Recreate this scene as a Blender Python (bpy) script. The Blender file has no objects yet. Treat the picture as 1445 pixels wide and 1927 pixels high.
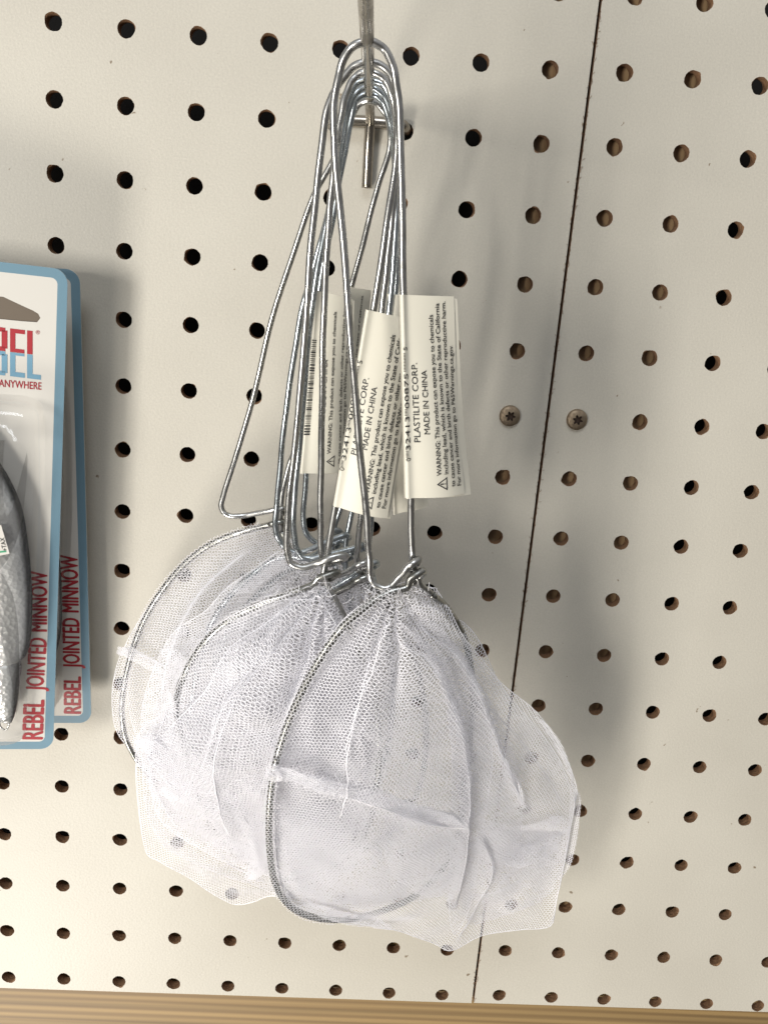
import bpy, bmesh, math, random
import numpy as np
from mathutils import Matrix, Vector

# ------------------------------------------------------------------ camera, world, lamps, exposure
SC = bpy.context.scene
COL = SC.collection
S = 0.0254                                   # hole pitch of the pegboard (1 inch)
R = np.array([[0.9962150829811371, -0.03295764042079236, 0.08043197360987003],
              [0.06931011192664951, -0.2572263891071182, -0.9638623828802632],
              [0.05245585597052433, 0.96578899283684, -0.25396851082288224]])
CAM = np.array([.11148645, -.35809564, -.07627147])
F = 1708.4455
cd = bpy.data.cameras.new("camera"); cam = bpy.data.objects.new("camera", cd); COL.objects.link(cam)
cd.sensor_fit = 'HORIZONTAL'; cd.sensor_width = 36; cd.lens = 36 * F / 1445
cd.clip_start = .01; cd.clip_end = 50
M = Matrix.Identity(4)
for i in range(3):
    M[i][0] = R[0][i]; M[i][1] = -R[1][i]; M[i][2] = -R[2][i]; M[i][3] = CAM[i]
cam.matrix_world = M
SC.camera = cam

W = bpy.data.worlds.new("World"); SC.world = W; W.use_nodes = True
wn = W.node_tree.nodes; wl = W.node_tree.links; wn.clear()
wo = wn.new('ShaderNodeOutputWorld'); bg = wn.new('ShaderNodeBackground'); wl.new(bg.outputs[0], wo.inputs[0])
tc = wn.new('ShaderNodeTexCoord'); sx = wn.new('ShaderNodeSeparateXYZ'); wl.new(tc.outputs['Generated'], sx.inputs[0])
cr = wn.new('ShaderNodeValToRGB'); wl.new(sx.outputs[2], cr.inputs[0])
mr = wn.new('ShaderNodeMapRange'); mr.inputs[1].default_value = -1; mr.inputs[2].default_value = 1
wl.new(sx.outputs[2], mr.inputs[0]); wl.new(mr.outputs[0], cr.inputs[0])
e = cr.color_ramp.elements
e[0].position = 0.0; e[0].color = (.10, .09, .08, 1)
e[1].position = 1.0; e[1].color = (.9, .88, .86, 1)
a = e.new(.42); a.color = (.16, .15, .14, 1)
a = e.new(.62); a.color = (.42, .42, .43, 1)
bg.inputs[1].default_value = 0.72
wl.new(cr.outputs[0], bg.inputs[0])


def area(name, loc, target, sx_, sy_, power, col):
    l = bpy.data.lights.new(name, 'AREA'); l.shape = 'RECTANGLE'; l.size = sx_; l.size_y = sy_
    l.energy = power; l.color = col
    o = bpy.data.objects.new(name, l); COL.objects.link(o); o.location = loc
    o.rotation_euler = (Vector(target) - Vector(loc)).to_track_quat('-Z', 'Y').to_euler()
    return o


area("window_lamp", (-.62, -1.12, -.12), (.13, 0, -.2), .22, .32, 13.6, (1, .96, .90))
area("low_lamp", (-.35, -.75, -1.0), (.12, 0, -.35), .30, .30, 14.5, (1, .95, .88))
area("ceiling_lamp", (.0, -1.3, 1.3), (.12, 0, -.2), 1.0, .5, 15.5, (.88, .93, 1.0))
SC.view_settings.view_transform = 'Standard'; SC.view_settings.look = 'None'
SC.view_settings.exposure = 0; SC.view_settings.gamma = 1
SC.render.engine = 'CYCLES'
SC.cycles.max_bounces = 24; SC.cycles.diffuse_bounces = 24; SC.cycles.transmission_bounces = 24; SC.cycles.glossy_bounces = 6
SC.cycles.transparent_max_bounces = 16
SC.cycles.use_denoising = True; SC.cycles.denoiser = 'OPENIMAGEDENOISE'; SC.cycles.denoising_prefilter = 'ACCURATE'; SC.cycles.denoising_input_passes = 'RGB_ALBEDO_NORMAL'

# ------------------------------------------------------------------ helpers
rng = np.random.default_rng(7)
random.seed(7)


def ray(u, v):
    return R.T @ np.array([(u - 722.5) / F, (v - 963.5) / F, 1.0])


def at(u, v, d):
    """photo pixel and distance in front of the board (mm) -> world point"""
    r = ray(u, v)
    return CAM + r * ((-d * .001 - CAM[1]) / r[1])


def mesh(name, V, Fc, mats, parent=None, smooth=False, midx=None):
    me = bpy.data.meshes.new(name)
    V = np.asarray(V, dtype=np.float32)
    if isinstance(Fc, np.ndarray):
        n = Fc.shape[1]
        me.vertices.add(len(V)); me.vertices.foreach_set('co', V.ravel())
        me.loops.add(Fc.size); me.loops.foreach_set('vertex_index', Fc.astype(np.int32).ravel())
        me.polygons.add(len(Fc)); me.polygons.foreach_set('loop_start', np.arange(0, Fc.size, n, dtype=np.int32))
        me.update(calc_edges=True)
    else:
        me.from_pydata([tuple(map(float, p)) for p in V], [], Fc)
    if not isinstance(mats, (list, tuple)): mats = [mats]
    for m in mats: me.materials.append(m)
    if midx is not None: me.polygons.foreach_set('material_index', np.asarray(midx, dtype=np.int32))
    if smooth: me.polygons.foreach_set('use_smooth', [True] * len(me.polygons))
    me.validate(); me.update()
    o = bpy.data.objects.new(name, me); COL.objects.link(o)
    if parent is not None: o.parent = parent
    return o


def empty(name, loc=(0, 0, 0)):
    o = bpy.data.objects.new(name, None); COL.objects.link(o); o.location = loc; o.empty_display_size = .01
    return o


def tag(o, label=None, cat=None, group=None, kind=None):
    if label: o['label'] = label
    if cat: o['category'] = cat
    if group: o['group'] = group
    if kind: o['kind'] = kind
    return o


def local(o_root, pts):
    """world points -> coordinates of an unrotated root"""
    return np.asarray(pts) - np.array(o_root.location)


def catmull(P, n=6):
    P = np.asarray(P, float)
    Q = np.vstack([2 * P[0] - P[1], P, 2 * P[-1] - P[-2]])
    out = []
    for i in range(1, len(Q) - 2):
        p0, p1, p2, p3 = Q[i - 1:i + 3]
        t = np.linspace(0, 1, n, endpoint=False)[:, None]
        # centripetal-like damping keeps tight bends from overshooting
        m1 = (p2 - p0) * .5; m2 = (p3 - p1) * .5; L = np.linalg.norm(p2 - p1)
        for m in (m1, m2):
            k = np.linalg.norm(m)
            if k > L * 1.2: m *= L * 1.2 / k
        out.append((2 * t**3 - 3 * t**2 + 1) * p1 + (t**3 - 2 * t**2 + t) * m1 + (-2 * t**3 + 3 * t**2) * p2 + (t**3 - t**2) * m2)
    out.append(P[-1:])
    return np.vstack(out)


def tube(P, r, sides=10, closed=False, jitter=0):
    P = np.asarray(P, float); n = len(P)
    T = np.gradient(P, axis=0)
    if closed: T = np.roll(P, -1, 0) - np.roll(P, 1, 0)
    T /= np.linalg.norm(T, axis=1)[:, None] + 1e-12
    N = np.cross(T[0], [0.3, 1, .2]); N /= np.linalg.norm(N)
    V = []
    ang = np.linspace(0, 2 * math.pi, sides, endpoint=False)
    for i in range(n):
        N = N - T[i] * (N @ T[i]); N /= np.linalg.norm(N) + 1e-12
        B = np.cross(T[i], N)
        rr = r[i] if hasattr(r, '__len__') else r
        V.append(P[i] + rr * (np.cos(ang)[:, None] * N + np.sin(ang)[:, None] * B))
    V = np.vstack(V); Fc = []
    for i in range(n if closed else n - 1):
        j = (i + 1) % n
        for k in range(sides):
            l = (k + 1) % sides
            Fc.append([i * sides + k, i * sides + l, j * sides + l, j * sides + k])
    if not closed:
        Fc.append(list(range(sides))[::-1]); Fc.append([(n - 1) * sides + k for k in range(sides)])
    return V, Fc


class MB:
    def __init__(s): s.V = []; s.F = []; s.m = []; s.n = 0
    def add(s, V, Fc, mi=0):
        s.V.append(np.asarray(V, float)); s.F += [[i + s.n for i in f] for f in Fc]; s.m += [mi] * len(Fc); s.n += len(V)
    def build(s, name, mats, parent=None, smooth=False):
        V = np.vstack(s.V)
        if parent is not None and parent.type == 'EMPTY' and parent.get('worldpts'): V = local(parent, V)
        return mesh(name, V, s.F, mats, parent, smooth, s.m)


def box(x0, x1, y0, y1, z0, z1):
    V = [(x, y, z) for x in (x0, x1) for y in (y0, y1) for z in (z0, z1)]
    return V, [[0, 1, 3, 2], [4, 6, 7, 5], [0, 4, 5, 1], [2, 3, 7, 6], [0, 2, 6, 4], [1, 5, 7, 3]]


# ------------------------------------------------------------------ materials
def mat(name):
    m = bpy.data.materials.new(name); m.use_nodes = True
    nt = m.node_tree; p = nt.nodes['Principled BSDF']
    return m, nt, p


def noise_bump(nt, p, scale, strength, dist=.001, detail=4, coord='Object'):
    t = nt.nodes.new('ShaderNodeTexCoord'); n = nt.nodes.new('ShaderNodeTexNoise'); b = nt.nodes.new('ShaderNodeBump')
    n.inputs['Scale'].default_value = scale; n.inputs['Detail'].default_value = detail
    b.inputs['Strength'].default_value = strength; b.inputs['Distance'].default_value = dist
    nt.links.new(t.outputs[coord], n.inputs['Vector']); nt.links.new(n.outputs['Fac'], b.inputs['Height'])
    nt.links.new(b.outputs[0], p.inputs['Normal'])
    return t, n


def ramp(nt, fac, stops):
    c = nt.nodes.new('ShaderNodeValToRGB'); el = c.color_ramp.elements
    el[0].position, el[0].color = stops[0][0], (*stops[0][1], 1)
    el[1].position, el[1].color = stops[-1][0], (*stops[-1][1], 1)
    for pos, col in stops[1:-1]:
        q = el.new(pos); q.color = (*col, 1)
    nt.links.new(fac, c.inputs[0])
    return c


def simple(name, col, rough=.5, metal=0, bump=None, spec=None):
    m, nt, p = mat(name)
    p.inputs['Base Color'].default_value = (*col, 1); p.inputs['Roughness'].default_value = rough
    p.inputs['Metallic'].default_value = metal
    if spec is not None: p.inputs['Specular IOR Level'].default_value = spec
    if bump: noise_bump(nt, p, *bump)
    return m


def board_mat():
    m, nt, p = mat('white_melamine')
    t, n = noise_bump(nt, p, 900, .25, .0004, 3)
    n2 = nt.nodes.new('ShaderNodeTexNoise'); n2.inputs['Scale'].default_value = 14; n2.inputs['Detail'].default_value = 6
    nt.links.new(t.outputs['Object'], n2.inputs['Vector'])
    c1 = ramp(nt, n2.outputs['Fac'], [(.3, (.41, .386, .328)), (.7, (.452, .428, .366))])
    n3 = nt.nodes.new('ShaderNodeTexNoise'); n3.inputs['Scale'].default_value = 1500; n3.inputs['Detail'].default_value = 2
    nt.links.new(t.outputs['Object'], n3.inputs['Vector'])
    c2 = ramp(nt, n3.outputs['Fac'], [(.3, (.90, .90, .91)), (.7, (1.0, 1.0, 1.0))])
    mx = nt.nodes.new('ShaderNodeMixRGB'); mx.blend_type = 'MULTIPLY'; mx.inputs[0].default_value = 1
    nt.links.new(c1.outputs[0], mx.inputs[1]); nt.links.new(c2.outputs[0], mx.inputs[2])
    # sparse dark specks and scuffs
    n4 = nt.nodes.new('ShaderNodeTexNoise'); n4.inputs['Scale'].default_value = 230; n4.inputs['Detail'].default_value = 5
    nt.links.new(t.outputs['Object'], n4.inputs['Vector'])
    c3 = ramp(nt, n4.outputs['Fac'], [(.262, (.45, .38, .31)), (.285, (1, 1, 1))])
    mx2 = nt.nodes.new('ShaderNodeMixRGB'); mx2.blend_type = 'MULTIPLY'; mx2.inputs[0].default_value = 1
    nt.links.new(mx.outputs[0], mx2.inputs[1]); nt.links.new(c3.outputs[0], mx2.inputs[2])
    nt.links.new(mx2.outputs[0], p.inputs['Base Color'])
    p.inputs['Roughness'].default_value = .48; p.inputs['Specular IOR Level'].default_value = .35
    return m


def wood_mat(name, dark, light, vert=False, sc=1):
    m, nt, p = mat(name)
    t = nt.nodes.new('ShaderNodeTexCoord'); mp = nt.nodes.new('ShaderNodeMapping')
    nt.links.new(t.outputs['Object'], mp.inputs[0])
    mp.inputs['Scale'].default_value = (330, 20, 1.2) if vert else (3.0, 20, 330)
    mp.inputs['Rotation'].default_value = (0, 0.012, 0)
    nz = nt.nodes.new('ShaderNodeTexNoise'); nz.inputs['Scale'].default_value = 1; nz.inputs['Detail'].default_value = 3
    nz.inputs['Distortion'].default_value = .3
    nt.links.new(mp.outputs[0], nz.inputs['Vector'])
    w = nt.nodes.new('ShaderNodeTexWave'); w.bands_direction = 'X' if vert else 'Z'; w.inputs['Scale'].default_value = 75
    w.inputs['Distortion'].default_value = 6; w.inputs['Detail'].default_value = 2; w.inputs['Detail Scale'].default_value = .25
    mp2 = nt.nodes.new('ShaderNodeMapping'); mp2.inputs['Scale'].default_value = (1, 1, .08) if vert else (.08, 1, 1)
    nt.links.new(t.outputs['Object'], mp2.inputs[0]); nt.links.new(mp2.outputs[0], w.inputs['Vector'])
    c = ramp(nt, w.outputs['Fac'], [(0, dark), (.45, tuple(.5 * (a + b) for a, b in zip(dark, light))), (1, light)])
    c2 = ramp(nt, nz.outputs['Fac'], [(.35, (.72, .70, .66)), (.65, (1.08, 1.06, 1.02))])
    mx = nt.nodes.new('ShaderNodeMixRGB'); mx.blend_type = 'MULTIPLY'; mx.inputs[0].default_value = 1
    nt.links.new(c.outputs[0], mx.inputs[1]); nt.links.new(c2.outputs[0], mx.inputs[2])
    nt.links.new(mx.outputs[0], p.inputs['Base Color'])
    b = nt.nodes.new('ShaderNodeBump'); b.inputs['Strength'].default_value = .3; b.inputs['Distance'].default_value = .0005
    nt.links.new(nz.outputs['Fac'], b.inputs['Height']); nt.links.new(b.outputs[0], p.inputs['Normal'])
    p.inputs['Roughness'].default_value = .6
    return m


def metal_mat(name, c0, c1, rough, scale=260):
    m, nt, p = mat(name)
    t, n = noise_bump(nt, p, scale, .06, .0002, 2)
    c = ramp(nt, n.outputs['Fac'], [(.3, c0), (.62, c1)])
    nt.links.new(c.outputs[0], p.inputs['Base Color'])
    r_ = ramp(nt, n.outputs['Fac'], [(.35, (rough * 1.5,) * 3), (.65, (rough * .8,) * 3)])
    nt.links.new(r_.outputs[0], p.inputs['Roughness'])
    p.inputs['Metallic'].default_value = 1
    return m


def net_mat(name, col, tr):
    m = bpy.data.materials.new(name); m.use_nodes = True; nt = m.node_tree
    p = nt.nodes['Principled BSDF']; out = nt.nodes['Material Output']
    p.inputs['Base Color'].default_value = (*col, 1); p.inputs['Roughness'].default_value = .38
    p.inputs['Specular IOR Level'].default_value = .5
    t = nt.nodes.new('ShaderNodeBsdfTranslucent'); t.inputs[0].default_value = (*col, 1)
    mx = nt.nodes.new('ShaderNodeMixShader'); mx.inputs[0].default_value = tr
    nt.links.new(p.outputs[0], mx.inputs[1]); nt.links.new(t.outputs[0], mx.inputs[2]); nt.links.new(mx.outputs[0], out.inputs[0])
    return m


def clear_mat(name):
    m = bpy.data.materials.new(name); m.use_nodes = True; nt = m.node_tree; nt.nodes.clear()
    out = nt.nodes.new('ShaderNodeOutputMaterial'); tr = nt.nodes.new('ShaderNodeBsdfTransparent')
    gl = nt.nodes.new('ShaderNodeBsdfGlossy'); gl.inputs['Roughness'].default_value = .09
    fr = nt.nodes.new('ShaderNodeLayerWeight'); fr.inputs[0].default_value = .25
    mp = nt.nodes.new('ShaderNodeMapRange'); mp.inputs[1].default_value = 0; mp.inputs[2].default_value = 1
    mp.inputs[3].default_value = .03; mp.inputs[4].default_value = .42
    mx = nt.nodes.new('ShaderNodeMixShader'); tr.inputs[0].default_value = (.97, .97, .97, 1)
    nt.links.new(fr.outputs['Fresnel'], mp.inputs[0]); nt.links.new(mp.outputs[0], mx.inputs[0])
    nt.links.new(tr.outputs[0], mx.inputs[1]); nt.links.new(gl.outputs[0], mx.inputs[2]); nt.links.new(mx.outputs[0], out.inputs[0])
    return m


def scale_mat():
    m, nt, p = mat('lure_scales')
    t = nt.nodes.new('ShaderNodeTexCoord'); v = nt.nodes.new('ShaderNodeTexVoronoi'); v.inputs['Scale'].default_value = 620
    nt.links.new(t.outputs['Object'], v.inputs['Vector'])
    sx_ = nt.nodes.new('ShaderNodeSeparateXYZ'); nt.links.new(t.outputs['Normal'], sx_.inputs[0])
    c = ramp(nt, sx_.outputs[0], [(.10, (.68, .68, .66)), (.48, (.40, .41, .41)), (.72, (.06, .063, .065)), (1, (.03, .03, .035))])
    n = nt.nodes.new('ShaderNodeTexNoise'); n.inputs['Scale'].default_value = 1400
    nt.links.new(t.outputs['Object'], n.inputs['Vector'])
    b = nt.nodes.new('ShaderNodeBump'); b.inputs['Strength'].default_value = .8; b.inputs['Distance'].default_value = .0004
    nt.links.new(v.outputs['Distance'], b.inputs['Height']); nt.links.new(b.outputs[0], p.inputs['Normal'])
    nt.links.new(c.outputs[0], p.inputs['Base Color'])
    p.inputs['Metallic'].default_value = .5; p.inputs['Roughness'].default_value = .34
    return m


M_board = board_mat()
M_core = simple('hardboard_core', (.16, .085, .04), .9, 0, (700, .8, .001))
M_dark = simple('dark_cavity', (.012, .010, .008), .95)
M_wood = wood_mat('pine_rail', (.165, .105, .043), (.245, .165, .07))
M_stud = wood_mat('pine_stud', (.19, .12, .06), (.27, .185, .10), True)
M_wire = metal_mat('galvanised_wire', (.27, .27, .26), (.50, .50, .485), .27)
M_hoop = metal_mat('hoop_wire', (.16, .16, .145), (.36, .36, .34), .27)
M_wire_b = metal_mat('bluish_zinc_wire', (.25, .275, .29), (.46, .50, .52), .24)
M_peg = metal_mat('nickel_peg', (.19, .165, .13), (.36, .33, .285), .24, 60)
M_screw = metal_mat('bronze_screw', (.22, .17, .12), (.34, .27, .19), .45, 300)
M_screw_in = simple('screw_recess', (.05, .03, .02), .7, .3)
M_net = net_mat('nylon_mesh', (.985, .98, .998), .5)
M_paper = simple('label_paper', (.57, .545, .46), .42, 0, (60, .1, .0008))
M_ink = simple('black_ink', (.025, .025, .025), .6)
M_card = simple('white_card', (.52, .50, .455), .35)
M_blue = simple('blue_card_border', (.125, .215, .27), .35)
M_red = simple('red_print', (.30, .02, .027), .4)
M_bluep = simple('blue_print', (.13, .26, .35), .4)
M_clear = clear_mat('clear_blister')
M_scale = scale_mat()
M_belly = simple('lure_belly', (.7, .7, .7), .3, .3)
M_green = simple('green_ink', (.02, .25, .12), .5)

# ------------------------------------------------------------------ structure: pegboard, studs, rail
TH = .0048


def pegboard(name, x0, x1, z0a, z0b, z1, cols, zoff, rows, xoff, seed, label, skip=()):
    """a perforated panel: square cells with real round holes, brown core in the holes"""
    rg = random.Random(seed)
    b = MB(); nseg = 40
    xe = [x0] + [0.5 * (cols[i] + cols[i + 1]) for i in range(len(cols) - 1)] + [x1]
    ze = [z1] + [-(r + .5) * S + zoff for r in rows[:-1]]
    bot = lambda x: z0a + (z0b - z0a) * (x - x0) / (x1 - x0)
    for ci, cx in enumerate(cols):
        for ri, r in enumerate(rows):
            cz = -r * S + zoff
            xa, xb = xe[ci], xe[ci + 1]; zt = ze[ri]
            last = ri == len(rows) - 1
            zba = bot(xa) if last else ze[ri + 1]; zbb = bot(xb) if last else ze[ri + 1]
            sq = []; ring = []; ring2 = []; back = []
            a0 = rg.random() * 6.28; chips = [(rg.random() * 6.28, rg.uniform(.00006, .00038), rg.uniform(.22, .55)) for _ in range(rg.choice([1, 2, 2, 3, 4]))]
            for k in range(nseg):
                an = 2 * math.pi * k / nseg + math.pi / 4
                c_, s_ = math.cos(an), math.sin(an)
                m = max(abs(c_), abs(s_)); ux, uz = c_ / m, s_ / m          # on the unit square
                X = xa + (xb - xa) * (ux * .5 + .5)
                zb_ = zba + (zbb - zba) * (X - xa) / (xb - xa)
                Z = zb_ + (zt - zb_) * (uz * .5 + .5)
                sq.append((X, 0, Z))
                rr = .00305 + rg.uniform(-.00005, .00009)
                for ca, cs, cw in chips:
                    dd = (an - ca + math.pi) % (2 * math.pi) - math.pi
                    rr += cs * math.exp(-(dd / cw) ** 2)
                ring.append((cx + rr * c_, 0.0, cz + rr * s_))
                ring2.append((cx + .00302 * c_, .0006, cz + .00302 * s_))
                back.append((cx + .0030 * c_, TH, cz + .0030 * s_))
            n = nseg
            Fs = [[k, (k + 1) % n, n + (k + 1) % n, n + k] for k in range(n)]
            b.add(sq + ring, [f[::-1] for f in Fs], 0)
            b.add(ring + ring2 + back, [[k, n + k, n + (k + 1) % n, (k + 1) % n] for k in range(n)] +
                  [[n + k, 2 * n + k, 2 * n + (k + 1) % n, n + (k + 1) % n] for k in range(n)], 1)
    # rim faces and back
    zc0, zc1 = bot(x0), bot(x1)
    V = [(x0, 0, zc0), (x1, 0, zc1), (x1, TH, zc1), (x0, TH, zc0), (x0, 0, z1), (x1, 0, z1), (x1, TH, z1), (x0, TH, z1)]
    b.add(V, [[0, 3, 2, 1], [4, 5, 6, 7], [0, 4, 7, 3], [1, 2, 6, 5]], 1)
    o = b.build(name, [M_board, M_core])
    tag(o, label, 'pegboard')
    return o


xoffR, zoffR = .00191, .00126
SEAM = .1929
pegboard('pegboard', -.0900, SEAM - .0005, -.4134, -.4104, .0420, [c * S for c in range(-3, 8)], 0, list(range(-1, 17)), 0, 3,
         'white perforated hardboard panel left of the dark seam, behind the nets and packages')
pegboard('pegboard', SEAM + .0006, .3950, -.4102, -.4078, .0432, [c * S + xoffR for c in range(8, 15)], zoffR, list(range(-1, 17)), 0, 11,
         'white perforated hardboard panel right of the dark seam, with no goods on it')

# frayed fibres along the seam
b = MB()
for k in range(420):
    z = random.uniform(-.41, .03); x = SEAM + random.choice((-.0006, .0007)) + random.uniform(-.0001, .0001)
    L = random.uniform(.0003, .0013); an = random.gauss(math.pi / 2, .7)
    P = np.array([(x, -.0001, z), (x + L * math.cos(an) * .5, -.0003, z + L * math.sin(an) * .5), (x + L * math.cos(an), -.0002, z + L * math.sin(an))])
    V, Fc = tube(P, .00007, 4); b.add(V, Fc)
o = b.build('seam_fibres', M_core); tag(o, 'frayed brown hardboard fibres along the vertical seam between the two panels', 'fibres', kind='stuff')

o = mesh('wall_stud', *box(.166, .2465, TH + .0005, .045, -.376, .06), M_stud)
tag(o, 'upright pine stud behind the panel seam, glimpsed through the peg holes', 'stud')
o = mesh('wooden_rail', *box(-.12, .42, TH + .0012, .045, -.50, -.3765), M_wood)
tag(o, 'yellow pine rail running along below the pegboard bottom edge', 'rail')
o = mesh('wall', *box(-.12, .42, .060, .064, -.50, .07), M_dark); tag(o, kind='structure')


def screw(u, v, rot, label):
    c = at(u, v, 0)
    root = empty('torx_screw', (c[0], 0, c[2])); tag(root, label, 'screw', 'screws beside the seam')
    b = MB(); n = 48; R0 = .0042
    def star(k): return .00165 * (1 + .28 * math.cos(6 * (2 * math.pi * k / n) + rot))
    rings = []
    for rr, y in ((1, 0.0), (1, -.0007), (.95, -.0012), (.8, -.00155), (.6, -.0018)):
        rings.append([(R0 * rr * math.cos(2 * math.pi * k / n), y, R0 * rr * math.sin(2 * math.pi * k / n)) for k in range(n)])
    rings.append([(star(k) * math.cos(2 * math.pi * k / n), -.0019, star(k) * math.sin(2 * math.pi * k / n)) for k in range(n)])
    Fs = [[i * n + k, (i + 1) * n + k, (i + 1) * n + (k + 1) % n, i * n + (k + 1) % n] for i in range(len(rings) - 1) for k in range(n)]
    b.add(sum(rings, []), Fs)
    b.build('head', M_screw, root, True)
    b = MB()
    r1 = rings[-1]; r2 = [(x * .9, -.0003, z * .9) for x, y, z in r1]
    b.add(r1 + r2, [[k, n + k, n + (k + 1) % n, (k + 1) % n] for k in range(n)] + [[n + k for k in range(n)]])
    b.build('recess', M_screw_in, root)


screw(959, 782, .3, 'bronze star drive screw on the left panel, nearer the hanging labels')
screw(1085, 789, 1.2, 'bronze star drive screw on the right panel, just right of the dark seam')

# ------------------------------------------------------------------ the peg hook
hk = empty('peg_hook', (.114, -.004, -.0237)); hk['worldpts'] = 1
tag(hk, 'nickel pegboard hook with crossbar, carrying the bundle of hanging nets', 'hook')
b = MB()
P = catmull([at(697, 230, 5.2), at(696, 200, 24), at(694, 150, 76), at(691, 78, 119), at(688, 0, 154), at(683, -140, 195), at(678, -260, 217)], 8)
V, Fc = tube(P, .00165, 16); b.add(V, Fc); b.build('peg', M_peg, hk, True)
b = MB()
P = catmull([at(617, 236, -14), at(617, 231, -2), at(620, 228, 3.0), at(632, 226, 4), at(697, 229, 4), at(748, 234, 4), at(758, 236, 3.2), at(763, 243, -1.5), at(764, 248, -14)], 8)
V, Fc = tube(P, .00215, 14); b.add(V, Fc); b.build('crossbar', M_peg, hk, True)
b = MB()
P = catmull([at(697, 226, 5), at(694, 270, 3.2), at(692, 310, 2.6), at(690, 353, 2.2)], 6)
V, Fc = tube(P, .0019, 14); b.add(V, Fc); b.build('brace_leg', M_peg, hk, True)


# ------------------------------------------------------------------ mesh sheets of nylon netting
def tps(P, val):
    n = len(P); D = np.linalg.norm(P[:, None] - P[None], axis=2)
    K = np.where(D > 0, D**2 * np.log(D + 1e-12), 0) + np.eye(n) * 1e-6
    A = np.zeros((n + 3, n + 3)); A[:n, :n] = K; A[:n, n] = 1; A[:n, n + 1:] = P; A[n, :n] = 1; A[n + 1:, :n] = P.T
    w = np.linalg.solve(A, np.concatenate([val, np.zeros((3,) + val.shape[1:])]))
    def f(Q):
        d = np.linalg.norm(Q[:, None] - P[None], axis=2)
        return np.where(d > 0, d**2 * np.log(d + 1e-12), 0) @ w[:n] + w[n] + Q @ w[n + 1:]
    return f


def inside(Q, poly):
    x, y = Q[:, 0], Q[:, 1]; r = np.zeros(len(Q), bool); n = len(poly)
    for i in range(n):
        x1, y1 = poly[i]; x2, y2 = poly[(i + 1) % n]
        c = ((y1 > y) != (y2 > y)); xi = (x2 - x1) * (y - y1) / (y2 - y1 + 1e-15) + x1
        r ^= c & (x < xi)
    return r


def seg_dist(Q, L):
    """signed distance and foot of points to a polyline (2D)"""
    best = np.full(len(Q), 1e9); sd = np.zeros(len(Q)); nx = np.zeros((len(Q), 2)); tt = np.zeros(len(Q))
    for i in range(len(L) - 1):
        a_, b_ = L[i], L[i + 1]; e_ = b_ - a_; l2 = e_ @ e_
        t = np.clip(((Q - a_) @ e_) / l2, 0, 1); f = a_ + t[:, None] * e_
        dv = Q - f; d = np.linalg.norm(dv, axis=1); nrm = np.array([-e_[1], e_[0]]) / math.sqrt(l2)
        m = d < best; best[m] = d[m]; sd[m] = (dv @ nrm)[m]; nx[m] = nrm; tt[m] = (i + t[m]) / (len(L) - 1)
    return sd, nx, tt, best


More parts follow.
